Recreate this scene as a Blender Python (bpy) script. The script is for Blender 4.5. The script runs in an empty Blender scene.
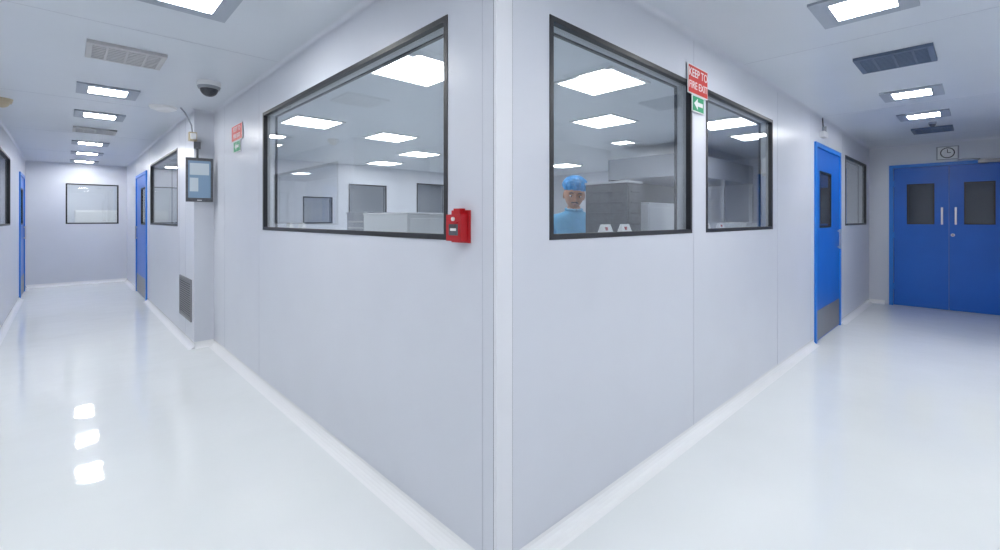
import bpy, bmesh, math, random
from mathutils import Vector, Matrix
random.seed(4)
scene = bpy.context.scene
scene.view_settings.view_transform = 'Standard'
H = 2.50

# ---------------------------------------------------------------- materials
def mat(name, col, rough=0.5, metal=0.0, emit=None, estr=0.0, noise=0.0, nscale=8.0, bump=0.0, bscale=20.0, spec=0.5, coat=0.0):
    m = bpy.data.materials.new(name); m.use_nodes = True
    nt = m.node_tree; b = nt.nodes['Principled BSDF']
    b.inputs['Base Color'].default_value = (*col, 1)
    b.inputs['Roughness'].default_value = rough
    b.inputs['Metallic'].default_value = metal
    b.inputs['Specular IOR Level'].default_value = spec
    b.inputs['Coat Weight'].default_value = coat
    if emit:
        b.inputs['Emission Color'].default_value = (*emit, 1)
        b.inputs['Emission Strength'].default_value = estr
    tc = nt.nodes.new('ShaderNodeTexCoord')
    if noise > 0:
        n = nt.nodes.new('ShaderNodeTexNoise'); n.inputs['Scale'].default_value = nscale
        nt.links.new(tc.outputs['Object'], n.inputs['Vector'])
        r = nt.nodes.new('ShaderNodeValToRGB')
        r.color_ramp.elements[0].position = 0.3; r.color_ramp.elements[1].position = 0.7
        r.color_ramp.elements[0].color = (*[c*(1-noise) for c in col], 1)
        r.color_ramp.elements[1].color = (*[min(1, c*(1+noise)) for c in col], 1)
        nt.links.new(n.outputs['Fac'], r.inputs['Fac'])
        nt.links.new(r.outputs['Color'], b.inputs['Base Color'])
    if bump > 0:
        n2 = nt.nodes.new('ShaderNodeTexNoise'); n2.inputs['Scale'].default_value = bscale
        nt.links.new(tc.outputs['Object'], n2.inputs['Vector'])
        bp = nt.nodes.new('ShaderNodeBump'); bp.inputs['Strength'].default_value = bump
        bp.inputs['Distance'].default_value = 0.02
        nt.links.new(n2.outputs['Fac'], bp.inputs['Height'])
        nt.links.new(bp.outputs['Normal'], b.inputs['Normal'])
    return m

def glass_mat(name, tint, base=0.05, gain=0.7):
    m = bpy.data.materials.new(name); m.use_nodes = True
    nt = m.node_tree; nt.nodes.clear()
    out = nt.nodes.new('ShaderNodeOutputMaterial')
    tr = nt.nodes.new('ShaderNodeBsdfTransparent'); tr.inputs['Color'].default_value = (*tint, 1)
    gl = nt.nodes.new('ShaderNodeBsdfGlossy'); gl.inputs['Roughness'].default_value = 0.01
    lw = nt.nodes.new('ShaderNodeLayerWeight'); lw.inputs['Blend'].default_value = 0.5
    p = nt.nodes.new('ShaderNodeMath'); p.operation = 'POWER'; p.inputs[1].default_value = 3.5
    ma = nt.nodes.new('ShaderNodeMath'); ma.operation = 'MULTIPLY_ADD'
    ma.inputs[1].default_value = gain; ma.inputs[2].default_value = base
    mx = nt.nodes.new('ShaderNodeMixShader')
    nt.links.new(lw.outputs['Facing'], p.inputs[0]); nt.links.new(p.outputs[0], ma.inputs[0])
    nt.links.new(ma.outputs[0], mx.inputs['Fac'])
    nt.links.new(tr.outputs[0], mx.inputs[1]); nt.links.new(gl.outputs[0], mx.inputs[2])
    nt.links.new(mx.outputs[0], out.inputs['Surface'])
    return m

M = {}
M['wall'] = mat('wall_panel_paint', (0.655, 0.68, 0.745), 0.28, noise=0.012, nscale=3, bump=0.02, bscale=6)
M['wall_lt'] = mat('wall_post_paint', (0.77, 0.785, 0.83), 0.28)
M['seam'] = mat('silicone_seam', (0.53, 0.55, 0.62), 0.5)
M['seamdk'] = mat('post_joint_seam', (0.22, 0.23, 0.28), 0.5)
M['ceil'] = mat('ceiling_panel_paint', (0.65, 0.69, 0.75), 0.33, noise=0.012, nscale=2)
M['floor'] = mat('epoxy_floor', (0.83, 0.86, 0.865), 0.05, noise=0.02, nscale=1.2, bump=0.10, bscale=3.8, spec=0.65)
M['cove'] = mat('epoxy_cove', (0.90, 0.91, 0.92), 0.12)
M['black'] = mat('black_gasket', (0.012, 0.013, 0.018), 0.4)
M['glass'] = glass_mat('window_glass', (0.93, 0.95, 0.96))
M['dglass'] = mat('dark_door_glass', (0.05, 0.06, 0.08), 0.06, spec=0.8)
M['blue'] = mat('blue_door_paint', (0.006, 0.125, 0.56), 0.33, noise=0.04, nscale=3)
M['blue2'] = mat('blue_frame_paint', (0.02, 0.21, 0.70), 0.33)
M['steel'] = mat('brushed_steel', (0.55, 0.56, 0.58), 0.3, 1.0)
M['steeldk'] = mat('dull_steel', (0.30, 0.30, 0.31), 0.42, 0.8)
M['white'] = mat('white_plastic', (0.8, 0.81, 0.82), 0.4)
M['grey'] = mat('grey_plastic', (0.32, 0.34, 0.38), 0.5)
M['ltgrey'] = mat('light_grey_enamel', (0.60, 0.62, 0.66), 0.4)
M['dkgrey'] = mat('dark_grey_enamel', (0.075, 0.08, 0.095), 0.45, noise=0.25, nscale=40)
M['fixture'] = mat('fixture_rim', (0.36, 0.40, 0.47), 0.4)
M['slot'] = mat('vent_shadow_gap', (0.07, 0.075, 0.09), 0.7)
M['slat'] = mat('vent_slat', (0.52, 0.52, 0.53), 0.45)
M['slatdk'] = mat('vent_slat_blue_grey', (0.11, 0.15, 0.23), 0.45)
M['lamp'] = mat('lamp_diffuser', (1, 1, 1), 0.5, emit=(0.99, 0.99, 0.985), estr=58)
M['lamp_room'] = mat('lamp_diffuser_room', (1, 1, 1), 0.5, emit=(0.98, 0.99, 1.0), estr=16)
M['red'] = mat('red_plastic', (0.46, 0.006, 0.012), 0.3)
M['redsign'] = mat('red_sign', (0.60, 0.03, 0.02), 0.4)
M['green'] = mat('green_sign', (0.0, 0.30, 0.12), 0.4)
M['signwhite'] = mat('sign_white', (0.85, 0.85, 0.85), 0.5)
M['screen'] = mat('monitor_screen', (0.10, 0.15, 0.22), 0.08, emit=(0.35, 0.55, 0.8), estr=0.25)
M['screen2'] = mat('monitor_screen_panel', (0.25, 0.3, 0.34), 0.1, emit=(0.7, 0.8, 0.9), estr=0.3)
M['beige'] = mat('beige_plastic', (0.55, 0.47, 0.33), 0.5)
M['bench'] = mat('bench_laminate', (0.55, 0.57, 0.60), 0.3)
M['gown'] = mat('gown_fabric', (0.17, 0.48, 0.76), 0.85, noise=0.12, nscale=9, bump=0.5, bscale=14)
M['cap'] = mat('bouffant_cap_fabric', (0.05, 0.32, 0.72), 0.85, noise=0.3, nscale=30, bump=0.7, bscale=40)
M['skin'] = mat('skin', (0.45, 0.22, 0.13), 0.5, noise=0.06, nscale=20)
M['hair'] = mat('dark_hair', (0.015, 0.012, 0.01), 0.6)
M['lip'] = mat('lip', (0.32, 0.11, 0.085), 0.5)
M['eye'] = mat('eye_white', (0.8, 0.8, 0.78), 0.2)
M['shoe'] = mat('shoe_white', (0.7, 0.7, 0.72), 0.5)

# ---------------------------------------------------------------- mesh builder
class MB:
    def __init__(s): s.v = []; s.f = []; s.m = []; s.mats = []; s.sm = []
    def mi(s, k):
        if k not in s.mats: s.mats.append(k)
        return s.mats.index(k)
    def add(s, verts, faces, k, smooth=False):
        o = len(s.v); s.v += [tuple(v) for v in verts]
        for f in faces:
            s.f.append([i+o for i in f]); s.m.append(s.mi(k)); s.sm.append(smooth)
    def box(s, x0, x1, y0, y1, z0, z1, k, mx=None):
        v = [Vector(p) for p in ((x0,y0,z0),(x1,y0,z0),(x1,y1,z0),(x0,y1,z0),(x0,y0,z1),(x1,y0,z1),(x1,y1,z1),(x0,y1,z1))]
        if mx: v = [mx @ p for p in v]
        s.add(v, [(0,3,2,1),(4,5,6,7),(0,1,5,4),(1,2,6,5),(2,3,7,6),(3,0,4,7)], k)
    def cyl(s, c, r, d, k, axis='Z', n=24, r2=None, mx=None):
        r2 = r if r2 is None else r2
        v = []
        for h, rr in ((-d/2, r), (d/2, r2)):
            for i in range(n):
                a = 2*math.pi*i/n; p = (rr*math.cos(a), rr*math.sin(a), h)
                if axis == 'X': p = (p[2], p[0], p[1])
                elif axis == 'Y': p = (p[1], p[2], p[0])
                q = Vector((p[0]+c[0], p[1]+c[1], p[2]+c[2]))
                v.append(mx @ q if mx else q)
        s.add(v, [(i, (i+1) % n, n+(i+1) % n, n+i) for i in range(n)], k, True)
        s.add(v[:n], [list(range(n))[::-1]], k); s.add(v[n:], [list(range(n))], k)
    def ball(s, c, rx, ry, rz, k, seg=24, rings=14, zmin=-1.0, zmax=1.0, fn=None, mx=None):
        v = []
        for j in range(rings+1):
            t = zmin+(zmax-zmin)*j/rings
            t = math.sin(t*math.pi/2)
            rr = math.sqrt(max(0, 1-t*t))
            for i in range(seg):
                a = 2*math.pi*i/seg
                p = Vector((rr*math.cos(a), rr*math.sin(a), t))
                if fn: p = fn(p)
                q = Vector((c[0]+p.x*rx, c[1]+p.y*ry, c[2]+p.z*rz))
                v.append(mx @ q if mx else q)
        f = []
        for j in range(rings):
            for i in range(seg):
                f.append((j*seg+i, j*seg+(i+1) % seg, (j+1)*seg+(i+1) % seg, (j+1)*seg+i))
        s.add(v, f, k, True)
    def tube(s, pts, r, k, n=10):
        pts = [Vector(p) for p in pts]; v = []
        for i, p in enumerate(pts):
            d = (pts[min(i+1, len(pts)-1)]-pts[max(i-1, 0)]).normalized()
            q = d.to_track_quat('Z', 'Y')
            for j in range(n):
                a = 2*math.pi*j/n
                v.append(p + q @ Vector((r*math.cos(a), r*math.sin(a), 0)))
        f = [(i*n+j, i*n+(j+1) % n, (i+1)*n+(j+1) % n, (i+1)*n+j) for i in range(len(pts)-1) for j in range(n)]
        f.append(list(range(n))[::-1]); f.append([(len(pts)-1)*n+j for j in range(n)])
        s.add(v, f, k, True)
    def make(s, name, parent=None, bevel=0.0, loc=None):
        me = bpy.data.meshes.new(name); me.from_pydata(s.v, [], s.f)
        for k in s.mats: me.materials.append(M[k])
        for p, i, sm in zip(me.polygons, s.m, s.sm): p.material_index = i; p.use_smooth = sm
        me.update()
        o = bpy.data.objects.new(name, me); scene.collection.objects.link(o)
        if loc:
            for v in me.vertices: v.co -= Vector(loc)
            o.location = loc
        if parent: o.parent = parent
        if bevel:
            b = o.modifiers.new('bevel', 'BEVEL'); b.width = bevel; b.segments = 2; b.limit_method = 'ANGLE'
        return o

def empty(name, loc=(0,0,0), rot=0):
    e = bpy.data.objects.new(name, None); scene.collection.objects.link(e)
    e.location = loc; e.rotation_euler = (0, 0, rot); e.empty_display_size = 0.1
    return e

# ---------------------------------------------------------------- shell
mb = MB(); mb.box(-4.3, 8.5, -3.1, 13.3, -0.1, 0, 'floor'); mb.make('floor')
mb = MB(); mb.box(-4.3, 8.5, -3.1, 13.3, H, H+0.1, 'ceil'); mb.make('ceiling')

def wall(name, axis, p0, p1, s0, s1, ops=(), k='wall'):
    mb = MB()
    def bx(a, b, z0, z1):
        if b-a < 1e-4 or z1-z0 < 1e-4: return
        if axis == 'Y': mb.box(p0, p1, a, b, z0, z1, k)
        else: mb.box(a, b, p0, p1, z0, z1, k)
    cur = s0
    for (a, b, z0, z1) in sorted(ops):
        bx(cur, a, 0, H); bx(a, b, 0, z0); bx(a, b, z1, H); cur = b
    bx(cur, s1, 0, H)
    return mb.make(name)

ZB, ZT = 1.262, 2.205
T = 0.10
WL1 = (0.295, 2.755, ZB, ZT)
WR1 = (0.305, 1.672, ZB, ZT); WR2 = (1.885, 3.28, ZB, ZT)
DR = (4.72, 6.02, 0, 2.19); WR3 = (6.37, 8.0, ZB, ZT)
WL2 = (5.40, 7.80, ZB, ZT); DL = (8.20, 9.70, 0, 2.15)
XE = 8.27; YN = 11.6; XW = -1.72; SX = -0.18; SY = 4.436

wall('wall_left', 'Y', 0, T, 0, SY, [WL1])
wall('wall_left_far', 'Y', SX, T, SY, YN, [WL2, DL])
wall('wall_right', 'X', 0, T, T, XE, [WR1, WR2, DR, WR3])
wall('wall_left_end', 'X', YN, YN+T, XW-0.1, XE, [(-1.15, -0.32, 1.25, 2.08)])
DW = (9.9, 11.1, 0, 2.15); WW = (5.3, 8.16, ZB, ZT)
wall('wall_west', 'Y', XW-T, XW, 4.9, YN, [WW, DW])
DD = (-1.60, -0.25, 0, 2.19)
wall('wall_right_end', 'Y', XE, XE+T, -3.0, 13.2, [DD])
wall('wall_lobby_west', 'Y', -3.1, -3.0, -3.1, 4.8)
wall('wall_lobby_north', 'X', 4.8, 4.9, -4.3, XW)
wall('wall_lobby_south', 'X', -3.1, -3.0, -3.0, XE)
wall('wall_corridor_south', 'X', -1.85, -1.75, 5.6, XE)
wall('wall_corridor_return', 'Y', 5.5, 5.6, -3.0, -1.75)
wall('wall_west_room', 'Y', -4.3, -4.2, 4.9, 13.2)
wall('wall_north_back', 'X', 13.2, 13.3, -4.3, XE)
RW = [(2.25, 2.85, 1.26, 1.80), (3.2, 4.1, ZB, 2.10), (4.9, 5.75, ZB, ZT)]
wall('wall_room_north', 'X', 8.0, 8.1, T, XE, RW)

# corner post
mb = MB()
mb.box(-0.004, 0.082, -0.006, 0.010, 0, H, 'wall_lt')
mb.make('trim_corner_post', bevel=0.003)
mb = MB()
mb.box(-0.0015, 0.001, 0.0105, 0.014, 0.05, H, 'seamdk'); mb.box(0.0825, 0.0865, -0.0015, 0.001, 0.05, H, 'seamdk')
mb.make('trim_corner_joint')

mb = MB()
for y in (0.075, 2.86, 3.98): mb.box(-0.0012, 0.001, y-0.0015, y+0.0015, 0.05, H, 'seam')
for y in (4.9, 5.3, 7.95, 9.9): mb.box(SX-0.0012, SX+0.001, y-0.002, y+0.002, 0.05, H, 'seam')
mb.make('trim_seams_left')
mb = MB()
for x in (1.70, 3.42, 4.58, 6.2): mb.box(x-0.0015, x+0.0015, -0.0012, 0.001, 0.05, H, 'seam')
mb.make('trim_seams_right')
mb = MB()
for y in (2.3, 4.7, 7.1, 9.5): mb.box(XW, -0.002 if y < SY else SX, y-0.002, y+0.002, H-0.001, H+0.001, 'seam')
for x in (2.5, 5.0, 7.5): mb.box(x-0.002, x+0.002, -1.75, 0, H-0.001, H+0.001, 'seam')
mb.make('trim_seams_ceiling')

def cove(name, pts_list, r=0.06, k='cove', ceil=False):
    mb = MB()
    for axis, p, s0, s1, sg in pts_list:
        n = 6
        prof = [(0.0, 0.0)] + [(r - r*math.sin(math.pi/2*i/n) + 0.002, r - r*math.cos(math.pi/2*i/n) + 0.001) for i in range(n+1)]
        v = []
        for s in (s0, s1):
            for (o, h) in prof:
                z = H-h if ceil else h
                v.append((p+sg*o, s, z) if axis == 'Y' else (s, p+sg*o, z))
        m = len(prof)
        f = [(i, (i+1) % m, m+(i+1) % m, m+i) for i in range(m)]
        f += [list(range(m))[::-1], [m+i for i in range(m)]]
        mb.add(v, f, k, False)
    return mb.make(name)
L = [('Y', 0, -0.05, SY, -1), ('X', SY, SX, 0, -1), ('Y', SX, SY-0.05, DL[0]-0.05, -1), ('Y', SX, DL[1]+0.05, YN, -1)]
R = [('X', 0, -0.05, DR[0]-0.05, -1), ('X', 0, DR[1]+0.05, XE, -1)]
cove('baseboard_left', L); cove('baseboard_right', R)
cove('baseboard_left_end', [('X', YN, XW, SX, -1)])
cove('baseboard_right_end', [('Y', XE, DD[1]+0.05, 0, -1), ('Y', XE, -1.75, DD[0]-0.05, -1)])
cove('baseboard_west', [('Y', XW, 4.9, DW[0]-0.05, 1), ('Y', XW, DW[1]+0.05, YN, 1)])
cove('trim_ceiling_left', [('Y', 0, -0.03, SY, -1), ('X', SY, SX, 0, -1), ('Y', SX, SY-0.03, YN, -1)], 0.03, 'wall', True)
cove('trim_ceiling_right', [('X', 0, -0.03, XE, -1), ('Y', XE, -1.75, 0, -1)], 0.03, 'wall', True)
cove('trim_ceiling_west', [('Y', XW, 4.9, YN, 1), ('X', YN, XW, SX, -1)], 0.03, 'wall', True)

# ---------------------------------------------------------------- windows
wcount = [0]
def window(axis, p, side, op, thick=T, fw=0.024, inset=0.02):
    wcount[0] += 1
    a, b, z0, z1 = op; mb = MB()
    def bx(s0, s1, q0, q1, za, zb, k):
        q0, q1 = sorted((q0, q1))
        if axis == 'Y': mb.box(q0, q1, s0, s1, za, zb, k)
        else: mb.box(s0, s1, q0, q1, za, zb, k)
    for (q0, q1, w) in ((p+side*0.004, p-side*0.026, fw), (p-side*(thick-0.012), p-side*(thick+0.004), 0.02)):
        bx(a, a+w, q0, q1, z0, z1, 'black'); bx(b-w, b, q0, q1, z0, z1, 'black')
        bx(a+w, b-w, q0, q1, z0, z0+w, 'black'); bx(a+w, b-w, q0, q1, z1-w, z1, 'black')
    q0, q1 = p-side*0.026, p-side*(thick-0.012)
    bx(a, a+0.012, q0, q1, z0, z1, 'ltgrey'); bx(b-0.012, b, q0, q1, z0, z1, 'ltgrey')
    bx(a, b, q0, q1, z0, z0+0.012, 'ltgrey'); bx(a, b, q0, q1, z1-0.012, z1, 'ltgrey')
    g = p-side*inset
    bx(a+fw*0.5, b-fw*0.5, g, g-side*0.005, z0+fw*0.5, z1-fw*0.5, 'glass')
    return mb.make('window_%d' % wcount[0])
window('Y', 0, -1, WL1)
window('X', 0, -1, WR1)
window('X', 0, -1, WR2)
window('X', 0, -1, WR3)
window('Y', SX, -1, WL2, thick=0.28)
window('X', YN, -1, (-1.15, -0.32, 1.25, 2.08))
window('Y', XW, 1, WW)
for r in RW: window('X', 8.0, -1, r)

# ---------------------------------------------------------------- doors
def door(name, axis, p, side, op, leaves=1, glassk='dglass', kick=True):
    a, b, z0, z1 = op; mb = MB()
    def bx(s0, s1, q0, q1, za, zb, k):
        Q0, Q1 = sorted((p+side*q0, p+side*q1))
        if axis == 'Y': mb.box(Q0, Q1, s0, s1, za, zb, k)
        else: mb.box(s0, s1, Q0, Q1, za, zb, k)
    fr = 0.05
    bx(a, a+fr, 0.02, -0.09, 0, z1, 'blue2'); bx(b-fr, b, 0.02, -0.09, 0, z1, 'blue2'); bx(a+fr, b-fr, 0.02, -0.09, z1-fr, z1, 'blue2')
    ia, ib = a+fr+0.004, b-fr-0.004
    w = (ib-ia)/leaves
    for i in range(leaves):
        l0, l1 = ia+i*w+0.002, ia+(i+1)*w-0.002
        if leaves == 2:
            c = (l0+l1)/2; wa, wb = c-0.155, c+0.155; vz0, vz1 = 1.27, 1.885
        else:
            wa = l0+0.17; wb = min(l0+0.17+0.56, l1-0.17); vz0, vz1 = 1.25, 1.89
        f0, f1 = 0.005, -0.04
        bx(l0, wa, f0, f1, 0.008, z1-fr-0.004, 'blue'); bx(wb, l1, f0, f1, 0.008, z1-fr-0.004, 'blue')
        bx(wa, wb, f0, f1, 0.008, vz0, 'blue'); bx(wa, wb, f0, f1, vz1, z1-fr-0.004, 'blue')
        for (s0, s1, za, zb) in ((wa, wa+.02, vz0, vz1), (wb-.02, wb, vz0, vz1), (wa+.02, wb-.02, vz0, vz0+.02), (wa+.02, wb-.02, vz1-.02, vz1)):
            bx(s0, s1, 0.009, -0.03, za, zb, 'black')
        bx(wa+.02, wb-.02, -0.006, -0.016, vz0+.02, vz1-.02, glassk)
        if kick: bx(l0+0.01, l1-0.01, 0.008, 0.005, 0.02, 0.34, 'steeldk')
        hs = l1-0.07 if (leaves == 2 and i == 0) else (l0+0.07 if leaves == 2 else l1-0.08)
        zc0, zc1 = (1.27, 1.52) if leaves == 2 else (0.98, 1.22)
        ho = 0.07 if leaves == 2 else 0.04
        bx(hs-0.011, hs+0.011, ho-0.02, ho, zc0, zc1, 'steel')
        bx(hs-0.009, hs+0.009, ho-0.015, 0.004, zc0+0.01, zc0+0.03, 'steel'); bx(hs-0.009, hs+0.009, ho-0.015, 0.004, zc1-0.03, zc1-0.01, 'steel')
        hh = l0 if (i == 0) else l1
        for z in (0.3, 1.1, 1.9): bx(hh-0.01, hh+0.01, 0.014, 0.002, z-0.05, z+0.05, 'blue2')
    return mb.make(name)
door('door_1', 'X', 0, -1, DR)
d2 = door('door_2', 'Y', XE, -1, DD, leaves=2, kick=False)
door('door_3', 'Y', SX, -1, DL)
door('door_4', 'Y', XW, 1, DW)
mb = MB(); mb.cyl((XE-0.012, -0.965, 1.115), 0.022, 0.012, 'steel', 'X'); mb.cyl((XE-0.02, -0.965, 1.115), 0.012, 0.012, 'steeldk', 'X')
mb.make('lock_rosette', d2)
mb = MB(); mb.box(XE-0.07, XE-0.02, -1.5, -1.22, 2.145, 2.195, 'steeldk')
mb.tube([(XE-0.05, -1.24, 2.2), (XE-0.16, -1.10, 2.21), (XE-0.03, -1.02, 2.21)], 0.009, 'steel')
mb.make('closer_arm', d2)

# ---------------------------------------------------------------- ceiling fittings
def lamp(x, y, s=0.42, lit=0.26, k='lamp', rim='fixture'):
    mb = MB(); h = s/2; l = lit/2
    z0, z1 = H-0.014, H-0.0005
    mb.box(x-h, x+h, y-h, y-l, z0, z1, rim); mb.box(x-h, x+h, y+l, y+h, z0, z1, rim)
    mb.box(x-h, x-l, y-l, y+l, z0, z1, rim); mb.box(x+l, x+h, y-l, y+l, z0, z1, rim)
    mb.box(x-l, x+l, y-l, y+l, z0+0.004, z1, k)
    o = mb.make('ceiling_light_panel', loc=(x, y, H)); return o
def vent(x, y, sx=0.42, sy=0.38, k='slat', along='Y', n=11, backk='slot'):
    mb = MB(); z0, z1 = H-0.022, H-0.0005
    hx, hy, f = sx/2, sy/2, 0.03
    mb.box(x-hx, x+hx, y-hy, y-hy+f, z0, z1, k); mb.box(x-hx, x+hx, y+hy-f, y+hy, z0, z1, k)
    mb.box(x-hx, x-hx+f, y-hy+f, y+hy-f, z0, z1, k); mb.box(x+hx-f, x+hx, y-hy+f, y+hy-f, z0, z1, k)
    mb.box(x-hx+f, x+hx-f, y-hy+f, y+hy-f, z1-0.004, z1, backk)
    for i in range(n):
        if along == 'Y':
            c = x-hx+f+(sx-2*f)*(i+0.5)/n; w = (sx-2*f)/n*0.30
            mb.box(c-w, c+w, y-hy+f, y+hy-f, z0+0.003, z1-0.006, k)
        else:
            c = y-hy+f+(sy-2*f)*(i+0.5)/n; w = (sy-2*f)/n*0.30
            mb.box(x-hx+f, x+hx-f, c-w, c+w, z0+0.003, z1-0.006, k)
    for t in (-0.25, 0, 0.25):
        if along == 'X': mb.box(x+t*sx-0.006, x+t*sx+0.006, y-hy+f, y+hy-f, z0+0.001, z1-0.004, k)
        else: mb.box(x-hx+f, x+hx-f, y+t*sy-0.006, y+t*sy+0.006, z0+0.001, z1-0.004, k)
    mb.make('ceiling_air_vent', loc=(x, y, H))
lamp(-0.70, 1.57)
for y in (4.16, 5.49, 8.06, 9.51, 11.05): lamp(-0.88, y)
vent(-0.85, 2.87, along='X', n=8); vent(-0.88, 6.66, along='X')
for x in (1.93, 4.44, 5.71): lamp(x, -0.81)
vent(3.14, -0.82, sx=0.42, sy=0.42, k='slatdk', along='Y'); vent(6.87, -0.82, k='slatdk')
for (x, y) in ((-1.9, -2.2), (-1.9, 0.6), (0.9, -2.2), (-0.5, -0.9), (-2.4, 3.2), (3.0, -2.4), (4.9, -2.4)): lamp(x, y)  # last panel is out of view, added to brighten the right corridor end
for (x, y) in ((0.83, 1.77), (2.10, 0.95), (3.42, 1.80), (2.15, 4.46), (0.96, 4.22), (3.38, 5.6), (4.60, 0.87), (5.75, 0.87),
               (7.6, 3.42), (6.6, 4.9), (3.6, 7.2), (1.0, 6.4), (5.3, 6.9)):
    lamp(x, y, 0.58, 0.52, 'lamp_room', 'white')
for (x, y) in ((1.5, 9.6), (4.0, 10.2), (-3.0, 7.5), (-0.8, 12.2), (-2.2, 12.4), (6.8, 9.6), (-3.0, 10.5), (1.5, 12.4)): lamp(x, y, 0.58, 0.52, 'lamp_room', 'white')  # unseen panels added to brighten the rooms behind the far windows

# dome security camera
mb = MB(); c = (-0.283, 3.227)
mb.cyl((c[0], c[1], H-0.02), 0.085, 0.04, 'white', n=32); mb.cyl((c[0], c[1], H-0.05), 0.078, 0.022, 'grey', n=32, r2=0.085)
mb.ball((c[0], c[1], H-0.06), 0.066, 0.066, 0.062, 'dkgrey', zmin=-1, zmax=0)
mb.make('dome_security_camera')
mb = MB()
mb.cyl((-0.43, 4.54, H-0.012), 0.11, 0.024, 'white', n=32, r2=0.12); mb.cyl((-0.43, 4.54, H-0.034), 0.06, 0.02, 'white', n=32, r2=0.085)
mb.make('smoke_detector')
mb = MB()
mb.tube([(-0.30, 4.42, H-0.005), (-0.27, 4.41, H-0.05), (-0.235, 4.405, H-0.11), (-0.21, 4.40, H-0.18), (-0.20, 4.405, H-0.26)], 0.008, 'grey')
mb.box(-0.235, -0.165, 4.37, 4.434, 2.16, 2.25, 'beige'); mb.box(-0.225, -0.175, 4.35, 4.37, 2.175, 2.235, 'white')
mb.make('cable_junction_box', bevel=0.004)
mb = MB(); mb.cyl((-1.60, 5.2, H-0.02), 0.07, 0.04, 'beige', n=28, r2=0.08); mb.ball((-1.60, 5.2, H-0.04), 0.055, 0.055, 0.045, 'beige', zmin=-1, zmax=0)
mb.make('ceiling_motion_sensor')
mb = MB(); mb.cyl((6.30, -0.85, H-0.012), 0.035, 0.024, 'grey'); mb.ball((6.30, -0.85, H-0.024), 0.03, 0.03, 0.035, 'dkgrey', zmin=-1, zmax=0)
mb.make('small_ceiling_camera')  # small black camera on the right corridor ceiling

# wall monitor on bracket
e = empty('wall_monitor', (-0.155, 4.31, 1.752), math.radians(-10))
mb = MB(); W2, H2 = 0.118, 0.225
mb.box(-W2, W2, -0.02, 0.02, -H2, H2, 'dkgrey')
mb.box(-W2+0.022, W2-0.022, -0.0225, -0.018, -H2+0.04, H2-0.03, 'screen')
mb.box(-W2+0.035, W2-0.035, -0.0235, -0.0225, 0.05, H2-0.055, 'screen2')
mb.box(-W2+0.035, -0.01, -0.0235, -0.0225, -0.12, 0.02, 'screen2')
mb.box(-0.09, 0.09, 0.02, 0.045, -0.14, 0.14, 'grey')
mb.box(-0.02, 0.02, -0.023, -0.02, -H2+0.012, -H2+0.02, 'signwhite')
mb.make('display', e, bevel=0.003)
mb = MB()
mb.tube([(0.0, 0.04, 0.05), (-0.02, 0.07, 0.2), (-0.02, 0.075, 0.36)], 0.012, 'dkgrey')
mb.box(-0.05, 0.01, 0.05, 0.10, 0.33, 0.40, 'dkgrey')
mb.make('bracket_arm', e)

# low wall grille
mb = MB(); y0, y1, z0, z1 = 4.55, 5.22, 0.25, 0.70
x = SX
mb.box(x-0.012, x+0.0, y0, y0+0.03, z0, z1, 'steeldk'); mb.box(x-0.012, x, y1-0.03, y1, z0, z1, 'steeldk')
mb.box(x-0.012, x, y0+0.03, y1-0.03, z0, z0+0.03, 'steeldk'); mb.box(x-0.012, x, y0+0.03, y1-0.03, z1-0.03, z1, 'steeldk')
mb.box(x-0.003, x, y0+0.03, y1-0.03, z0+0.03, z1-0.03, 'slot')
for i in range(16):
    zc = z0+0.03+(z1-z0-0.06)*(i+0.5)/16
    mb.box(x-0.010, x-0.004, y0+0.03, y1-0.03, zc-0.007, zc+0.005, 'steeldk')
mb.make('return_air_grille')

# ---------------------------------------------------------------- signs
def text(body, size, loc, rot, k, parent, name='lettering', bold=0.0):
    cu = bpy.data.curves.new(name, 'FONT'); cu.body = body; cu.size = size; cu.align_x = 'CENTER'; cu.align_y = 'CENTER'
    cu.extrude = 0.0006; cu.offset = bold; cu.space_line = 0.85
    o = bpy.data.objects.new(name, cu); scene.collection.objects.link(o)
    o.location = loc; o.rotation_euler = rot; cu.materials.append(M[k]); o.parent = parent
    return o
def exit_sign(loc, rotz, w, h, gw, gh):
    e = empty('fire_exit_sign', loc, rotz)
    mb = MB()
    mb.box(-w/2, w/2, -0.006, 0, 0, h, 'signwhite'); mb.box(-w/2+0.006, w/2-0.006, -0.0068, -0.005, 0.006, h-0.006, 'redsign')
    mb.box(-gw/2, gw/2, -0.006, 0, -gh-0.004, -0.004, 'signwhite'); mb.box(-gw/2+0.005, gw/2-0.005, -0.0068, -0.005, -gh+0.001, -0.009, 'green')
    c = -gh/2-0.004; s = gh*0.36
    y = -0.0075
    mb.add([(-s*1.8, y, c), (-s*0.3, y, c+s), (-s*0.3, y, c+s*0.36), (s*1.8, y, c+s*0.36), (s*1.8, y, c-s*0.36), (-s*0.3, y, c-s*0.36), (-s*0.3, y, c-s)],
           [(0, 6, 5, 4, 3, 2, 1)], 'signwhite')
    mb.make('plate', e)
    text('KEEP TO', h*0.40, (0, -0.0072, h*0.72), (math.pi/2, 0, 0), 'signwhite', e, bold=0.0003)
    text('FIRE EXIT', h*0.36, (0, -0.0072, h*0.30), (math.pi/2, 0, 0), 'signwhite', e, bold=0.0003)
exit_sign((1.735, -0.008, 2.125), 0, 0.29, 0.18, 0.17, 0.10)
exit_sign((-0.003, 3.50, 2.075), -math.pi/2, 0.36, 0.15, 0.22, 0.10)

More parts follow.
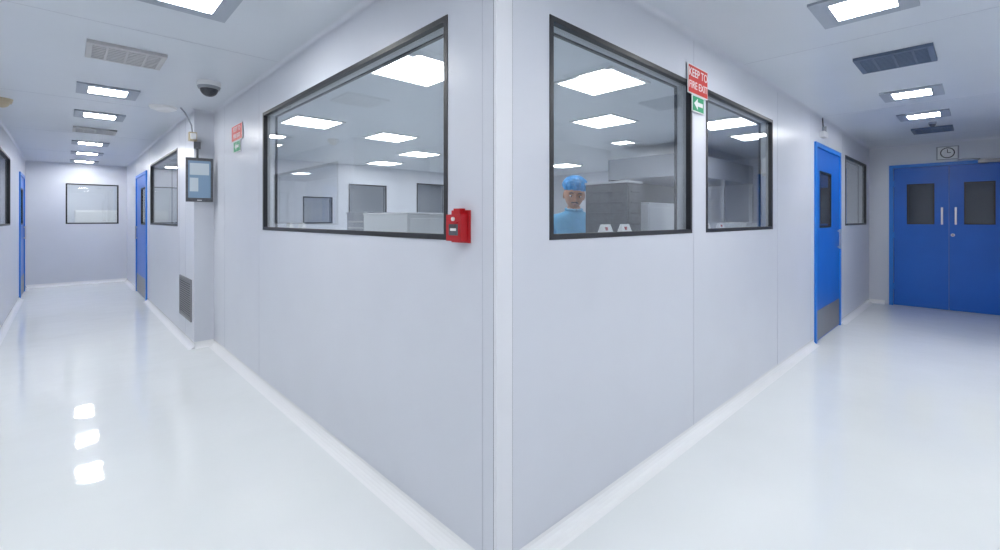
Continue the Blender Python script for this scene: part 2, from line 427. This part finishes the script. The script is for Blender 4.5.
mb = MB()
mb.box(-0.012, 0, 0.145, 0.255, 1.255, 1.385, 'red'); mb.box(-0.045, -0.012, 0.152, 0.247, 1.262, 1.368, 'red')
mb.box(-0.047, -0.045, 0.170, 0.228, 1.285, 1.33, 'dkgrey'); mb.box(-0.0475, -0.0465, 0.18, 0.218, 1.303, 1.313, 'signwhite')
mb.cyl((-0.048, 0.198, 1.350), 0.008, 0.008, 'signwhite', 'X'); mb.box(-0.055, -0.045, 0.168, 0.228, 1.333, 1.338, 'red')
mb.box(-0.03, -0.002, 0.178, 0.218, 1.368, 1.392, 'red')
mb.make('fire_alarm_call_point', bevel=0.004)

mb = MB()
mb.box(XE-0.03, XE, -1.03, -0.79, 2.225, 2.42, 'grey'); mb.box(XE-0.034, XE-0.03, -1.015, -0.805, 2.235, 2.41, 'white')
mb.cyl((XE-0.04, -0.91, 2.322), 0.078, 0.018, 'black', 'X', 36); mb.cyl((XE-0.05, -0.91, 2.322), 0.066, 0.006, 'signwhite', 'X', 36)
mb.box(XE-0.0555, XE-0.053, -0.914, -0.906, 2.322, 2.375, 'black'); mb.box(XE-0.0555, XE-0.053, -0.945, -0.91, 2.318, 2.326, 'black')
mb.make('wall_clock')
mb = MB(); mb.box(4.95, 5.13, -0.05, 0, 2.27, 2.33, 'white'); mb.cyl((5.04, -0.03, 2.36), 0.02, 0.06, 'grey'); mb.tube([(5.04, -0.02, 2.38), (5.04, -0.012, H)], 0.006, 'black')
mb.make('indicator_lamp', bevel=0.004)

# ---------------------------------------------------------------- production room contents
def bench(x0, x1, y0, y1, z=0.90):
    mb = MB()
    mb.box(x0, x1, y0, y1, z-0.035, z, 'bench')
    for x in (x0+0.04, x1-0.08):
        for y in (y0+0.04, y1-0.08): mb.box(x, x+0.04, y, y+0.04, 0, z-0.035, 'steel')
    mb.box(x0+0.06, x1-0.06, y0+0.05, y1-0.05, 0.22, 0.24, 'steel')
    mb.make('work_bench', bevel=0.003)
bench(0.75, 3.3, 0.16, 0.66); bench(0.20, 0.70, 0.95, 3.1); bench(3.4, 4.6, 0.16, 0.76)

def enclosure(name, x0, x1, y0, y1, z0, z1, k, ribs=True):
    mb = MB(); mb.box(x0, x1, y0, y1, z0+0.02, z1, k)
    for x in (x0+0.02, x1-0.05):
        for y in (y0+0.02, y1-0.05): mb.box(x, x+0.03, y, y+0.03, z0, z0+0.02, 'black')
    mb.box(x0+0.01, x1-0.01, y0-0.006, y0, z0+0.05, z1-0.02, k)
    if ribs:
        n = 9
        for i in range(n):
            z = z0+0.08+(z1-z0-0.14)*i/(n-1)
            mb.box(x0+0.03, x1-0.03, y0-0.010, y0-0.005, z, z+0.012, 'slot' if k == 'dkgrey' else 'slat')
            mb.box(x0-0.004, x0+0.001, y0+0.03, y1-0.03, z, z+0.012, 'slot' if k == 'dkgrey' else 'slat')
    mb.box(x0-0.004, x1+0.004, y0-0.01, y1+0.004, z1, z1+0.012, 'ltgrey' if k == 'dkgrey' else k)
    return mb.make(name, bevel=0.004)
enclosure('instrument_cabinet', 1.335, 1.50, 0.25, 0.56, 0.90, 1.575, 'dkgrey')
enclosure('bench_balance', 1.68, 2.20, 0.30, 0.56, 0.90, 1.45, 'ltgrey', False)
enclosure('label_printer', 0.26, 0.60, 1.02, 1.55, 0.90, 1.375, 'white', False)
enclosure('control_unit', 0.30, 0.60, 1.60, 1.88, 0.90, 1.385, 'grey', True)
enclosure('desktop_scale', 3.55, 3.95, 0.30, 0.60, 0.90, 1.30, 'ltgrey', False)
mb = MB()
x0, x1, y0, y1 = 5.2, 7.9, 1.6, 2.9
mb.box(x0, x1, y0, y1, 1.98, 2.30, 'grey'); mb.box(x0, x1, y1-0.05, y1, 0.9, 1.98, 'dkgrey')
mb.box(x0, x1, y0, y1-0.05, 0.82, 0.90, 'steel')
for x in (x0, (x0+x1)/2-0.025, x1-0.05):
    mb.box(x, x+0.05, y0, y0+0.05, 0, 0.82, 'steel'); mb.box(x, x+0.05, y0, y0+0.05, 0.90, 1.98, 'steel'); mb.box(x, x+0.05, y1-0.05, y1, 0, 0.82, 'steel')
mb.box(x0+0.1, x1-0.1, y0+0.1, y1-0.15, 0.25, 0.28, 'steel')
mb.make('laminar_flow_bench')
def cabinet(x0, x1, y0, y1, z1, k='ltgrey'):
    mb = MB(); mb.box(x0, x1, y0, y1, 0.06, z1, k); mb.box(x0+.03, x1-.03, y0+.03, y1-.03, 0, 0.06, 'black')
    c = (x0+x1)/2
    mb.box(x0+.015, c-.004, y0-.018, y0, 0.09, z1-.03, k); mb.box(c+.004, x1-.015, y0-.018, y0, 0.09, z1-.03, k)
    mb.box(c-.05, c-.035, y0-.04, y0-.018, z1*.5, z1*.5+.15, 'steel'); mb.box(c+.035, c+.05, y0-.04, y0-.018, z1*.5, z1*.5+.15, 'steel')
    mb.make('storage_cabinet', bevel=0.004)
cabinet(0.3, 1.3, 7.4, 7.95, 1.5); cabinet(6.2, 7.4, 7.4, 7.95, 1.9)
cabinet(-1.0, -0.1, 12.6, 13.1, 1.55, 'white')
def tag(x, y, along='X'):
    mb = MB()
    if along == 'X': vs = [(x-.05,y,0),(x+.05,y,0),(x+.05,y+.035,0),(x-.05,y+.035,0),(x-.035,y+.012,.048),(x+.035,y+.012,.048),(x+.035,y+.024,.048),(x-.035,y+.024,.048)]
    else: vs = [(x,y-.05,0),(x+.035,y-.05,0),(x+.035,y+.05,0),(x,y+.05,0),(x+.012,y-.035,.048),(x+.024,y-.035,.048),(x+.024,y+.035,.048),(x+.012,y+.035,.048)]
    vs = [(a, b, c+ZB+0.013) for a, b, c in vs]
    mb.add(vs, [(0,3,2,1),(4,5,6,7),(0,1,5,4),(1,2,6,5),(2,3,7,6),(3,0,4,7)], 'signwhite')
    if along == 'X': mb.box(x-.018, x-.002, y+.002, y+.008, ZB+.030, ZB+.047, 'red')
    mb.make('sill_label_holder')
tag(0.82, 0.048); tag(1.0, 0.048); tag(2.3, 0.048); tag(2.05, 0.048)
tag(0.048, 2.1, 'Y'); tag(0.048, 2.35, 'Y')

# ---------------------------------------------------------------- worker
def skin_mesh(name, verts, edges, radii, root=0, sub=2):
    me = bpy.data.meshes.new(name+'_src'); me.from_pydata(verts, edges, [])
    o = bpy.data.objects.new(name+'_src', me); scene.collection.objects.link(o)
    md = o.modifiers.new('skin', 'SKIN'); md.use_smooth_shade = True
    for i, sv in enumerate(me.skin_vertices[0].data):
        r = radii[i]; sv.radius = r if isinstance(r, tuple) else (r, r); sv.use_root = (i == root)
    sb = o.modifiers.new('sub', 'SUBSURF'); sb.levels = sub; sb.render_levels = sub
    dg = bpy.context.evaluated_depsgraph_get()
    m2 = bpy.data.meshes.new_from_object(o.evaluated_get(dg)); m2.name = name
    bpy.data.objects.remove(o)
    for p in m2.polygons: p.use_smooth = True
    return m2
W = empty('cleanroom_worker', (1.655, 0.90, 0), math.radians(-40))
W.scale = (0.97, 0.97, 0.97)
V = [(0,0,.92),(0,0,1.06),(0,0,1.22),(0,0,1.36),(0,0.005,1.44),(0,-.005,1.53)]
Rr = [(.155,.12),(.145,.115),(.165,.125),(.13,.10),.058,.052]
E = [(0,1),(1,2),(2,3),(3,4),(4,5)]
for s in (-1, 1):
    i = len(V)
    V += [(s*.165,.005,1.365),(s*.235,.01,1.12),(s*.20,-.19,1.00)]; Rr += [.078,.056,.042]
    E += [(3,i),(i,i+1),(i+1,i+2)]
    i = len(V)
    V += [(s*.09,0,.84),(s*.10,-.01,.48),(s*.105,.02,.10),(s*.11,-.12,.045)]; Rr += [.10,.072,.052,.042]
    E += [(0,i),(i,i+1),(i+1,i+2),(i+2,i+3)]
bm_ = skin_mesh('body', V, E, Rr)
for k in ('gown', 'skin', 'shoe'): bm_.materials.append(M[k])
for p in bm_.polygons:
    c = p.center
    p.material_index = 2 if c.z < 0.10 else (1 if (c.z > 1.465) else 0)
o = bpy.data.objects.new('body', bm_); scene.collection.objects.link(o); o.parent = W
mb = MB()
ring = [(0.062*math.sin(a), 0.0-0.058*math.cos(a), 1.468-0.008*math.cos(a)) for a in [2*math.pi*i/20 for i in range(21)]]
mb.tube(ring, 0.011, 'gown')
mb.make('collar', W)
for s in (-1, 1):
    wx, wy, wz = s*.20, -.19, 1.00
    V = [(wx,wy+.02,wz),(wx-s*.004,wy-.03,wz-.025),(wx-s*.006,wy-.075,wz-.045)]
    Rr = [(.028,.024),(.036,.02),(.038,.017)]; E = [(0,1),(1,2)]
    palm = skin_mesh('hand', V, E, Rr, 0, 2); palm.materials.append(M['skin'])
    ob = bpy.data.objects.new('hand_'+('r' if s < 0 else 'l'), palm); scene.collection.objects.link(ob); ob.parent = W
    for fi, (off, ln) in enumerate(((-.028,.066),(-.010,.078),(.009,.073),(.027,.058))):
        bx_, by_, bz_ = wx-s*.006+s*off, wy-.075, wz-.045
        fv = [(bx_,by_+.015,bz_),(bx_+s*off*.1,by_-.02-ln*.1,bz_-.004),(bx_+s*off*.25,by_-.02-ln*.55,bz_-.010),(bx_+s*off*.3,by_-.02-ln*.9,bz_-.020)]
        fm = skin_mesh('finger', fv, [(0,1),(1,2),(2,3)], [.0095,.0095,.0085,.007]); fm.materials.append(M['skin'])
        fo = bpy.data.objects.new('finger_%s_%d' % ('r' if s < 0 else 'l', fi+1), fm); scene.collection.objects.link(fo); fo.parent = W
    tv = [(wx-s*.02,wy-.03,wz-.03),(wx-s*.045,wy-.055,wz-.042),(wx-s*.055,wy-.085,wz-.055)]
    tm = skin_mesh('thumb', tv, [(0,1),(1,2)], [.012,.011,.008]); tm.materials.append(M['skin'])
    fo = bpy.data.objects.new('thumb_'+('r' if s < 0 else 'l'), tm); scene.collection.objects.link(fo); fo.parent = W
hm = Matrix.Translation((0,-.020,1.585)) @ Matrix.Rotation(math.radians(-6), 4, 'Z') @ Matrix.Rotation(math.radians(5), 4, 'Y') @ Matrix.Rotation(math.radians(11), 4, 'X')
def headfn(p):
    q = p.copy()
    if q.z < 0:
        k = 1-0.30*(-q.z)**1.5; q.x *= k
        if q.y > 0: q.y *= 1-0.35*(-q.z)
        else: q.y *= 1-0.04*(-q.z)
    if p.y < -0.2:
        ax = abs(p.x); w = min(1, (-p.y-0.2)/0.3)
        q.y += w*0.09*math.exp(-((ax-.42)/.17)**2-((p.z+.02)/.13)**2)
        q.y -= w*(0.30*math.exp(-(p.x/.14)**2-((p.z+.30)/.11)**2) + 0.15*math.exp(-(p.x/.10)**2-((p.z+.10)/.16)**2))
        q.y -= w*0.07*math.exp(-(p.x/.28)**2-((p.z+.56)/.09)**2)
        q.y -= w*0.12*math.exp(-(p.x/.25)**2-((p.z+.86)/.10)**2)
        q.y -= w*0.03*math.exp(-((ax-.42)/.25)**2-((p.z-.16)/.07)**2)
    return q
mb = MB()
mb.ball((0,0,0), .079, .098, .120, 'skin', seg=96, rings=72, fn=headfn, mx=hm)
for s in (-1, 1):
    mb.ball((s*.077,.014,-.012), .010,.020,.032, 'skin', 14, 8, mx=hm)
    mb.ball((s*.031,-.078,-.004), .015,.010,.0065, 'eye', 18, 10, mx=hm)
    mb.ball((s*.031,-.0865,-.004), .006,.003,.006, 'hair', 12, 8, mx=hm)
    mb.tube([hm @ Vector(p) for p in ((s*.014,-.0925,.018),(s*.030,-.0915,.023),(s*.048,-.079,.017))], .0042, 'hair', 8)
mb.tube([hm @ Vector(p) for p in ((-.026,-.088,-.056),(-.012,-.098,-.049),(0,-.100,-.047),(.012,-.098,-.049),(.026,-.088,-.056))], .0050, 'hair', 8)
mb.ball((0,-.096,-.061), .020,.0055,.0032, 'lip', 16, 6, mx=hm); mb.ball((0,-.094,-.068), .017,.006,.004, 'lip', 16, 6, mx=hm)
mb.ball((0,.022,.010), .080,.088,.075, 'hair', 40, 20, zmin=-0.45, zmax=0.4, mx=hm)
mb.make('head', W)
def capfn(p):
    q = p.copy(); a = math.atan2(q.y, q.x)
    r = 1+0.035*math.sin(a*17)*(1-abs(q.z))+0.02*math.sin(a*9+q.z*6)
    q.x *= r; q.y *= r
    return q
mb = MB()
mb.ball((0,.012,.074), .098, .114, .074, 'cap', seg=72, rings=22, fn=capfn, zmin=-0.42, zmax=1, mx=hm)
mb.ball((0,.008,.046), .086, .106, .010, 'cap', seg=48, rings=8, mx=hm)
mb.make('bouffant_cap', W)

# ---------------------------------------------------------------- world / camera
w = bpy.data.worlds.new('world'); scene.world = w; w.use_nodes = True
w.node_tree.nodes['Background'].inputs['Color'].default_value = (0.6, 0.68, 0.8, 1)
w.node_tree.nodes['Background'].inputs['Strength'].default_value = 0.2
cam = bpy.data.cameras.new('camera'); co = bpy.data.objects.new('camera', cam); scene.collection.objects.link(co)
cam.sensor_width = 36; cam.lens = 36*0.457; cam.shift_y = -0.056; cam.clip_start = 0.02
co.location = (-1.16, -1.24, 1.35); co.rotation_euler = (math.pi/2, 0, -math.radians(43.59))
scene.camera = co
